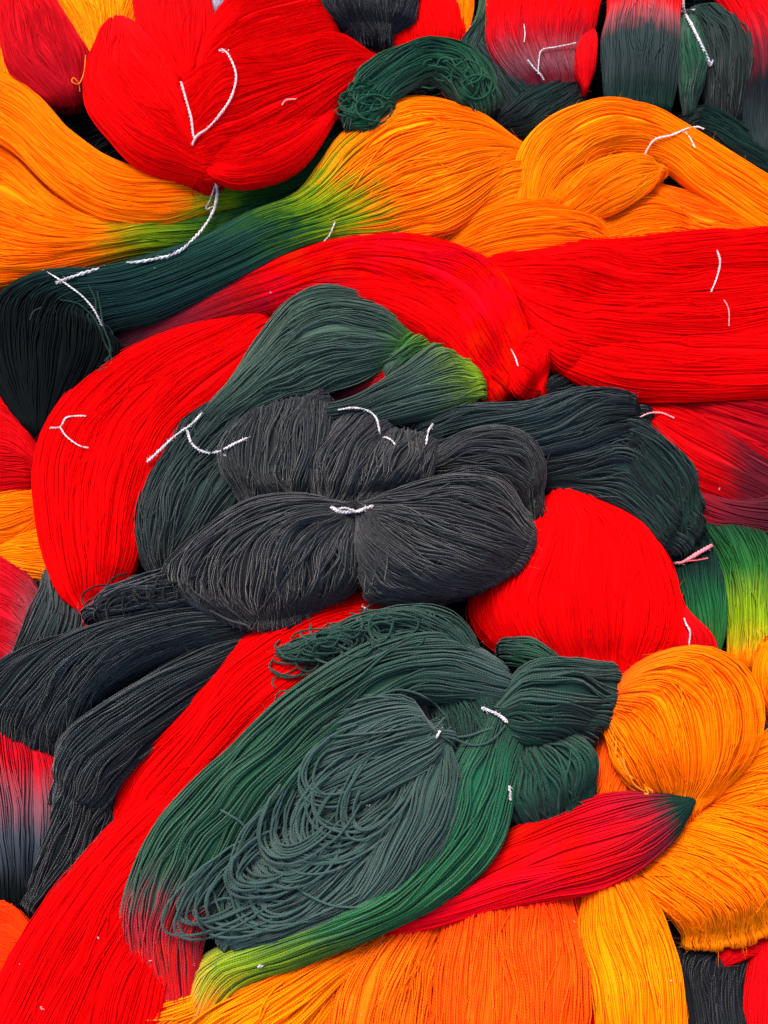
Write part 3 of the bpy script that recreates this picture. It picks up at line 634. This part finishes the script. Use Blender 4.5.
# ---------------------------------------------------------------- red band and big red, lower left
Skein('red skein band showing between the black skein and the foreground green', GR, (220, 710)) \
    .lobe([(0, RED)], rows([(420, 592), (325, 596), (245, 640), (190, 695), (134, 755), (108, 810)], [(420, 660), (345, 700), (290, 740), (240, 790), (200, 840), (170, 870)], [48, 58, 62, 60, 54, 46], [18, 28, 30, 28, 24, 16]), **{**fine, 'lock': .05})
Skein('large red skein spreading over the lower left corner', GR, (90, 920)) \
    .lobe([(0, RED)], rows([(240, 745), (150, 792), (86, 850), (44, 905), (6, 960), (-40, 1060)], [(340, 790), (270, 850), (225, 905), (202, 960), (188, 1010), (170, 1070)], [42, 52, 56, 56, 54, 50], [20, 34, 40, 40, 36, 30]), **{**fine, 'lock': .07})
Skein('red orange yarn end at the left edge beside the large red corner skein', GR, (8, 920)) \
    .lobe([(0, REDO)], rows([(-40, 880), (5, 900), (36, 930)], [(-40, 990), (0, 990), (24, 985)], [28, 34, 30], [14, 14, 8]), **fine)

# ---------------------------------------------------------------- orange, right
big = {**org, 'yarn': 1.5, 'lock': .09, 'locks': 12, 'stray': .03, 'var': .22, 'halo': .07}
Skein('big orange skein at the right with a round ball lobe over wide fanned lobes', GO, (690, 780)) \
    .lobe([(0, DOR), (1, DOR2), (2.2, ORG), (5, ORG)], rows([(612, 684), (650, 656), (704, 648), (750, 672), (768, 716), (756, 760), (712, 802)], [(606, 706), (604, 726), (608, 746), (614, 764), (622, 780), (636, 793), (660, 806)], [80, 88, 94, 96, 94, 86, 74], [10, 26, 38, 42, 38, 28, 12],
        [(608, 694), (632, 684), (664, 684), (688, 708), (698, 744), (698, 778), (686, 808)]), **big) \
    .lobe([(0, DOR), (1.5, DOR), (3, ORG)], rows([(596, 715), (588, 750), (578, 785), (570, 815)], [(642, 735), (645, 765), (640, 800), (630, 820)], [60, 66, 64, 56], [12, 18, 18, 12]), **big) \
    .lobe([(0, ORG), (1.4, ORG), (3, YEL)], rows([(610, 872), (640, 896), (666, 920), (686, 944)], [(694, 796), (750, 804), (810, 832), (850, 885)], [60, 72, 72, 56], [14, 32, 34, 14], [(650, 838), (700, 860), (744, 896), (766, 928)]), **{**big, 'locks': 16, 'dens': 2.8, 'drop': (1, .45)}) \
    .lobe([(0, ORG)], rows([(676, 796), (735, 750), (800, 712)], [(700, 822), (765, 832), (840, 850)], [58, 64, 62], [12, 24, 26]), **big) \
    .lobe([(0, DOR2), (.8, ORG), (2, YEL), (3, ORG)], rows([(588, 872), (580, 930), (590, 990), (600, 1060)], [(625, 858), (662, 905), (682, 965), (694, 1060)], [74, 82, 82, 76], [14, 26, 28, 26]), **{**big, 'lock': .14}) \
    .loose([(617, 740), (616, 760), (622, 778), (634, 790), (648, 794), (640, 782), (626, 774), (618, 758)], YEL, w=2) \
    .loose([(622, 748), (626, 770), (636, 786), (652, 793), (644, 784)], YEL, w=2) \
    .loose([(614, 730), (613, 752), (618, 770), (628, 784)], YEL, w=2)
Skein('red skein with a dark green tip lying over the orange at the lower right', GM, (600, 850)) \
    .tail([(0, DG), (.7, DG), (1.15, MAR), (1.7, CRIM), (2.2, RED2), (5, RED)], rows([(686, 797), (652, 793), (594, 800), (520, 826), (446, 864), (380, 900)], [(690, 814), (672, 842), (624, 880), (552, 900), (468, 920), (390, 936)], [92, 92, 90, 88, 84, 80], [7, 16, 22, 22, 20, 14]), **{**fine, 'yarn': 1.7, 'lock': .06, 'var': .25})

# ---------------------------------------------------------------- oranges along the bottom
bo = {**org, 'ply': .4, 'yarn': 1.75, 'lock': .12, 'locks': 14, 'stray': .02, 'lane': .04}
Skein('red orange skein hanging straight down at the bottom centre', GO, (510, 960)) \
    .tail([(0, REDO), (1, DOR), (3, DOR)], rows([(455, 880), (436, 940), (428, 1000), (424, 1060)], [(572, 872), (586, 940), (592, 1000), (592, 1060)], [66, 74, 76, 74], [22, 30, 30, 28]), **bo)
Skein('orange skein at the bottom just left of the red orange one', GO, (385, 980)) \
    .tail([(0, REDO), (1, DOR2), (3, DOR2)], rows([(405, 905), (350, 955), (322, 1000), (312, 1060)], [(470, 890), (445, 950), (434, 1000), (430, 1060)], [58, 64, 64, 62], [18, 24, 24, 22]), **bo)
Skein('yellow orange skein along the bottom edge left of centre', GO, (260, 1000)) \
    .tail([(0, DOR2), (1.6, ORG), (4, YEL)], rows([(400, 905), (310, 950), (230, 985), (170, 1010), (110, 1060)], [(430, 940), (365, 985), (340, 1030), (330, 1060), (300, 1100)], [56, 60, 60, 58, 52], [12, 22, 26, 26, 20]), **{**bo, 'lock': .16}) \
    .tail([(0, YEL), (2, ORG)], rows([(225, 978), (170, 990), (125, 1015), (110, 1030)], [(232, 1010), (190, 1030), (160, 1050), (140, 1060)], [62, 66, 62, 54], [8, 12, 10, 6]), **{**bo, 'messy': .3, 'yarn': 2})
Skein('thin red strip between the red orange and the orange skeins at the bottom', GR, (585, 930)) \
    .tail([(0, RED)], rows([(562, 872), (572, 920), (578, 980), (580, 1060)], [(598, 880), (600, 930), (604, 985), (606, 1060)], [58, 62, 62, 60], [10, 14, 14, 12]), **fine)
Skein('black skein in the gap at the bottom right corner', GC, (705, 990)) \
    .lobe([(0, BLU)], rows([(672, 945), (672, 985), (685, 1060)], [(760, 940), (750, 985), (748, 1060)], [34, 40, 40], [14, 18, 18]), **drk)
Skein('red skein in the bottom right corner behind the black one', GR, (760, 990)) \
    .lobe([(0, RED2)], rows([(752, 925), (748, 975), (744, 1060)], [(820, 925), (820, 975), (820, 1060)], [42, 48, 48], [14, 20, 20]), **fine) \
    .lobe([(0, RED2)], rows([(722, 950), (735, 945), (750, 940)], [(724, 966), (740, 962), (755, 955)], 50, 8), **fine)

# ---------------------------------------------------------------- top centre and top right
Skein('blue black skein end at the top edge left of the centre', GC, (370, 5)) \
    .lobe([(0, BLU)], rows([(312, -30), (316, 0), (330, 22), (352, 34)], [(424, -30), (420, 0), (412, 22), (388, 36)], [60, 66, 66, 56], [18, 24, 22, 10]), **drk)
Skein('red skein at the top edge beneath the blue black one', GR, (420, 35)) \
    .lobe([(0, RED)], rows([(415, -30), (330, 10), (340, 40), (372, 58)], [(448, -30), (460, 5), (466, 40), (450, 60)], [36, 42, 42, 36], [14, 22, 20, 10]), **fine) \
    .tail([(0, RED)], rows([(300, -30), (302, -5), (306, 14)], [(324, -30), (322, -5), (316, 14)], [70, 72, 68], [8, 8, 5]), **fine)
Skein('small orange skein at the top edge right of the red one', GO, (458, 10)) \
    .tail([(0, ORG)], rows([(435, -30), (446, 5), (454, 40)], [(474, -30), (474, 8), (468, 42)], [36, 40, 34], [12, 14, 8]), **org)
Skein('dark green tail with a bright green edge running to the top edge', GD, (485, 20)) \
    .tail([(0, GRN), (1.5, DG), (3, DG)], rows([(484, -30), (474, 18), (456, 48), (450, 70)], [(520, -30), (500, 20), (490, 52), (484, 80)], [36, 42, 40, 36], [10, 12, 14, 10]), **drk)
Skein('slate green skein lying beneath the upper red drape and the loopy green', GD, (530, 95)) \
    .lobe([(0, DG), (1, SLATE), (3, DG)], rows([(455, 40), (478, 78), (500, 112), (508, 140)], [(530, 50), (560, 74), (580, 100), (575, 130)], [34, 42, 42, 34], [16, 22, 20, 12]), **drk) \
    .lobe([(0, BLK), (1.4, DG), (3, BLK)], rows([(500, 112), (520, 92), (552, 78), (580, 82)], [(510, 142), (545, 140), (575, 118), (585, 100)], [44, 52, 52, 44], [12, 18, 16, 8]), **drk)
Skein('red skein draped down from the top edge fading to dull maroon', GM, (545, 30)) \
    .tail([(0, RED), (1.25, RED), (1.9, CRIM), (2.6, MAUVE), (3, MAR)], rows([(494, -30), (482, 12), (486, 50), (520, 86), (535, 95)], [(616, -30), (600, 8), (592, 44), (584, 80), (580, 92)], [60, 66, 66, 58, 50], [18, 24, 22, 16, 8]), **fine) \
    .tie([(524, 24), (525, 34), (524, 42)], w=2.6, frayed=False) \
    .tie([(528, 60), (534, 68), (540, 74), (544, 80)], w=3.4) \
    .tie([(538, 74), (539, 60), (542, 50), (556, 47), (576, 43)], w=2.6)
Skein('small red lobe between the red drape and the grey drape', GR, (586, 60)) \
    .lobe([(0, RED2)], rows([(580, 30), (574, 50), (576, 74), (582, 88)], [(594, 30), (598, 42), (594, 72), (588, 88)], [62, 70, 70, 62], [8, 13, 12, 6]), **fine)
Skein('wide drape turning from red to slate grey at the top edge', GM, (645, 60)) \
    .tail([(0, RED), (.95, RED), (1.45, (.30, .06, .07)), (1.95, SLATE), (3, SLATE), (4, DG)], rows([(608, -35), (606, 8), (602, 45), (600, 80), (606, 108)], [(694, -35), (684, 8), (680, 45), (680, 80), (672, 110)], [72, 76, 76, 70, 56], [18, 22, 24, 22, 12]), **{**fine, 'yarn': 1.8, 'var': .25, 'under': .35})
Skein('dark green skein under the pale frayed string at the top right', GD, (715, 60)) \
    .lobe([(0, FGRN), (1, EMER), (3, DG)], rows([(678, 20), (676, 55), (680, 88), (684, 112)], [(698, 22), (706, 50), (704, 82), (694, 112)], [66, 74, 74, 62], [8, 14, 14, 8]), **{**drk, 'messy': .2}) \
    .lobe([(0, DG), (1, DGG), (3, BLK)], rows([(686, 14), (694, 40), (702, 80), (708, 122)], [(728, 10), (748, 35), (756, 75), (750, 120)], [56, 64, 64, 54], [12, 22, 22, 12]), **drk) \
    .lobe([(0, BLK), (1.5, DG)], rows([(680, 118), (705, 108), (740, 128), (775, 150)], [(680, 142), (702, 142), (735, 160), (770, 182)], [48, 54, 54, 50], [12, 16, 16, 12]), **drk) \
    .tie([(684, -12), (684, 10), (692, 26), (700, 42), (710, 64)], w=6.5, lift=2.5) \
    .tie([(679, 12), (688, 10), (695, 10)], w=4) \
    .tie([(704, 56), (710, 66), (713, 60)], w=3.4)
Skein('red skein in the top right corner fading through maroon to slate', GM, (750, 60)) \
    .tail([(0, RED), (1.0, RED2), (1.9, MAR), (2.7, BLU), (4, SLATE)], rows([(690, -35), (728, 18), (742, 60), (744, 105), (746, 150)], [(830, -35), (830, 18), (830, 60), (830, 105), (830, 165)], [62, 68, 70, 66, 56], [18, 24, 26, 24, 18]), **{**fine, 'lock': .10})
lp = {**drk, 'yarn': 2.6, 'lock': .22, 'messy': .35, 'stray': .06, 'sheen': .15, 'var': .35}
sk = Skein('loopy emerald green skein end lying on the orange fan at the top', GD, (420, 85)) \
    .lobe([(0, EMER), (5, FGRN)], rows([(340, 108), (350, 78), (382, 56), (425, 44), (468, 52), (494, 78), (498, 100)], [(368, 130), (384, 112), (404, 92), (430, 76), (450, 88), (462, 104), (466, 108)], [72, 80, 84, 84, 84, 80, 70], [12, 18, 20, 20, 22, 18, 10]), **lp) \
    .lobe([(0, EMER)], rows([(344, 98), (352, 84), (372, 84)], [(352, 128), (372, 126), (392, 108)], [78, 84, 82], [8, 14, 12]), **lp)
rg = np.random.default_rng(77)
for k in range(26):
    cx, cy = [(366, 104), (440, 72), (470, 80)][k % 3]; r1, r2 = rg.uniform(8, 26), rg.uniform(5, 18); a0 = rg.uniform(0, 6.28); a1 = a0 + rg.uniform(1.5, 4.5)
    cx += rg.uniform(-12, 12); cy += rg.uniform(-8, 8)
    sk.loose([(cx + r1 * math.cos(a), cy + r2 * math.sin(a)) for a in np.linspace(a0, a1, 7)], EMER, w=2.2, lift=1 + k * .12, wig=2)

# ---------------------------------------------------------------- foreground green skein
fg = {**drk, 'ply': .5, 'core': -.02, 'yarn': 1.85, 'lock': .11, 'locks': 10, 'var': .32, 'sheen': .12, 'lane': .08}
G3 = (.014, .042, .029); G4 = (.035, .066, .055)
sk = Skein('big green skein in the foreground with tangled loops and a lime end', GM, (330, 800)) \
    .tail([(0, G4), (2, G3), (4, FGRN), (5.6, FGRN), (6.3, (.05, .06, .045)), (6.75, (.30, .012, .018)), (7.3, CRIM), (8, RED2)], rows(
        [(492, 655), (440, 634), (375, 645), (300, 685), (225, 748), (160, 812), (128, 872), (118, 925), (145, 990)],
        [(510, 705), (452, 702), (408, 704), (358, 738), (306, 795), (264, 855), (230, 900), (208, 938), (196, 1000)],
        [102, 110, 114, 116, 112, 104, 94, 84, 66], [14, 24, 26, 26, 26, 24, 22, 18, 12]), **fg) \
    .lobe([(0, G4)], rows([(430, 722), (385, 692), (318, 705), (262, 750), (222, 815), (198, 875), (205, 915)], [(448, 742), (455, 790), (445, 845), (408, 890), (350, 922), (285, 948), (245, 952)], [108, 110, 106, 102, 98, 92, 86], [12, 24, 22, 20, 18, 14, 8],
        [(434, 736), (415, 765), (385, 800), (345, 845), (295, 885), (240, 915), (222, 935)]), **{**fg, 'yarn': 1.9, 'lock': .2, 'messy': .16, 'lane': .25, 'var': .5, 'fold': .2}) \
    .lobe([(0, G4)], rows([(432, 730), (405, 695), (350, 692), (290, 722), (250, 765)], [(444, 742), (440, 760), (400, 790), (350, 815), (300, 840)], [120, 128, 126, 118, 108], [8, 16, 18, 14, 6]), **{**fg, 'messy': .2, 'lane': .2, 'lock': .16}) \
    .lobe([(0, G4)], rows([(436, 732), (410, 775), (385, 830), (360, 880), (330, 920)], [(450, 742), (460, 785), (446, 840), (408, 890), (350, 930)], [118, 122, 120, 112, 98], [8, 16, 18, 14, 6]), **{**fg, 'messy': .12, 'lane': .12, 'lock': .14}) \
    .lobe([(0, G3)], rows([(425, 690), (430, 715), (440, 745), (450, 775)], [(500, 690), (512, 715), (516, 745), (505, 780)], [92, 98, 98, 90], [14, 18, 18, 12]), **{**fg, 'drop': (0, 0)}) \
    .tail([(0, G3), (1, (.010, .088, .042)), (4, (.016, .10, .03)), (4.8, (.08, .16, .012)), (5.6, LIME), (6.4, YLIME), (7, ORG)], rows(
        [(480, 716), (440, 770), (420, 830), (380, 885), (320, 918), (250, 938), (205, 955), (185, 990)],
        [(524, 742), (518, 795), (500, 850), (448, 900), (378, 936), (300, 968), (240, 990), (205, 1040)],
        [104, 104, 100, 94, 86, 78, 72, 62], [14, 26, 30, 30, 28, 22, 18, 12]), **{**fg, 'lock': .06, 'locks': 8}) \
    .lobe([(0, G3)], rows([(494, 702), (470, 628), (428, 604), (372, 614), (320, 632), (280, 648)], [(482, 716), (440, 672), (395, 658), (355, 654), (312, 662), (275, 662)], [104, 108, 108, 104, 96, 84], [10, 20, 22, 18, 12, 6]), **{**fg, 'yarn': 1.8, 'lock': .2, 'messy': .3, 'lane': .2}) \
    .lobe([(0, G3), (3, DG)], rows([(490, 706), (522, 667), (568, 655), (612, 664)], [(498, 724), (510, 742), (532, 752), (556, 752)], [98, 106, 106, 90], [10, 26, 28, 12], [(494, 715), (520, 706), (562, 708), (600, 716)]), **{**fg, 'yarn': 2.5}) \
    .lobe([(0, G3), (2, (.012, .06, .035)), (3, DG)], rows([(506, 738), (508, 772), (509, 806), (520, 830)], [(548, 728), (580, 736), (600, 756), (594, 786)], [84, 96, 96, 82], [16, 26, 26, 12], [(526, 738), (546, 762), (560, 788), (562, 818)]), **{**fg, 'yarn': 2.8, 'lock': .16}) \
    .lobe([(0, DG), (1, FGRN), (2, DG)], rows([(505, 640), (530, 640), (556, 655)], [(505, 665), (540, 672), (570, 690)], [76, 80, 76], [8, 12, 10]), **{**fg, 'messy': .4, 'yarn': 2.4}) \
    .tie([(482, 708), (490, 711), (500, 716), (507, 722)], w=5, lift=3) \
    .tie([(436, 738), (440, 731), (443, 727)], w=3, lift=3) \
    .tie([(509, 786), (510, 793), (510, 800)], w=4, lift=2) \
    .tie([(258, 966), (263, 966)], w=3.4, lift=2)
rg = np.random.default_rng(5)
for k in range(17):          # the tangle of loops in its middle: sheaves of yarns that come down from the knot and turn back
    f = (k + .5) / 17; cx = 372 - 110 * f + rg.uniform(-20, 26); cy = 768 + 112 * f + rg.uniform(-26, 20)
    R1, R2 = rg.uniform(34, 72), rg.uniform(14, 32); ROT = rg.uniform(-1.0, -.5); AM = math.pi + rg.uniform(-.45, .45); base = 3 + rg.uniform(0, 13)
    for q in range(int(rg.integers(4, 9))):
        r1, r2 = R1 * (1 + .07 * q) + rg.uniform(-2, 2), R2 * (1 + .13 * q) + rg.uniform(-2, 2); rot = ROT + rg.uniform(-.07, .07); am = AM + rg.uniform(-.15, .15); sp = rg.uniform(1.2, 1.9)
        ox, oy = rg.uniform(-3, 3), rg.uniform(-3, 3)
        pts = []
        for a in np.linspace(am - sp, am + sp * rg.uniform(.7, 1), 9):
            x, y = r1 * math.cos(a), r2 * math.sin(a); pts.append((cx + ox + x * math.cos(rot) - y * math.sin(rot), cy + oy + x * math.sin(rot) + y * math.cos(rot)))
        sk.loose(pts, G4, w=2.0, lift=base + rg.uniform(-1, 1.5), wig=1.3, sink=12)
for pts in ([(222, 810), (240, 822), (262, 838), (285, 850), (320, 852), (350, 846)], [(204, 882), (214, 892), (220, 910), (232, 926), (250, 932), (280, 926), (318, 920)], [(182, 914), (200, 908), (225, 898), (245, 905)],
            [(258, 845), (270, 870), (300, 890), (330, 905), (368, 908)], [(447, 735), (470, 745), (490, 742), (506, 726)], [(452, 738), (472, 735), (492, 728)],
            [(360, 618), (372, 604), (396, 600), (420, 606)], [(368, 700), (400, 690), (430, 700), (446, 716)]):
    sk.loose(pts, G4, w=1.9, lift=4, wig=1.5, sink=4)
for k in range(56):          # loops of the fringe at its top left
    cx = rg.uniform(284, 415); cy = 655 - (cx - 284) * .22 + rg.uniform(-16, 14); r1, r2 = rg.uniform(9, 30), rg.uniform(5, 15); a0 = rg.uniform(0, 6.28); a1 = a0 + rg.uniform(2, 5)
    sk.loose([(cx + r1 * math.cos(a), cy + r2 * math.sin(a)) for a in np.linspace(a0, a1, 8)], G3, w=1.9, lift=1.5 + k * .08, wig=2, sink=2)
for pts in ([(275, 688), (272, 680), (285, 674), (298, 668)], [(300, 690), (280, 692), (276, 700)]):
    sk.loose(pts, G3, w=1.6)

finish_bundles()
def lint():
    """specks of white lint and straw caught on the yarn"""
    rng = np.random.default_rng(12); Ps = []
    for k in range(16):
        x, y = rng.uniform(5, 763), rng.uniform(5, 1019); p = on_heap(x, y, 4.5); l = rng.uniform(.6, 1.8) * U; a = rng.uniform(0, 6.28); c = rng.normal(0, .5, 2)
        for j in range(3):
            q = p + rng.normal(0, .5, 3) * U; a += rng.normal(0, .7)
            Ps.append([q, q + l * np.array([math.cos(a) * .5, math.sin(a) * .5, .1]), q + l * np.array([math.cos(a + c[0]), math.sin(a + c[0]), .0])])
    V, q, _, _ = tubes(np.array(Ps), np.full(len(Ps), .26 * U)); o = mesh_obj('lint', V, q, string_mat(), None)
    o['kind'] = 'stuff'; o['label'] = 'tiny specks of pale lint caught on the yarn all over the heap'; o['category'] = 'lint'
lint()
for f in LATER: f()
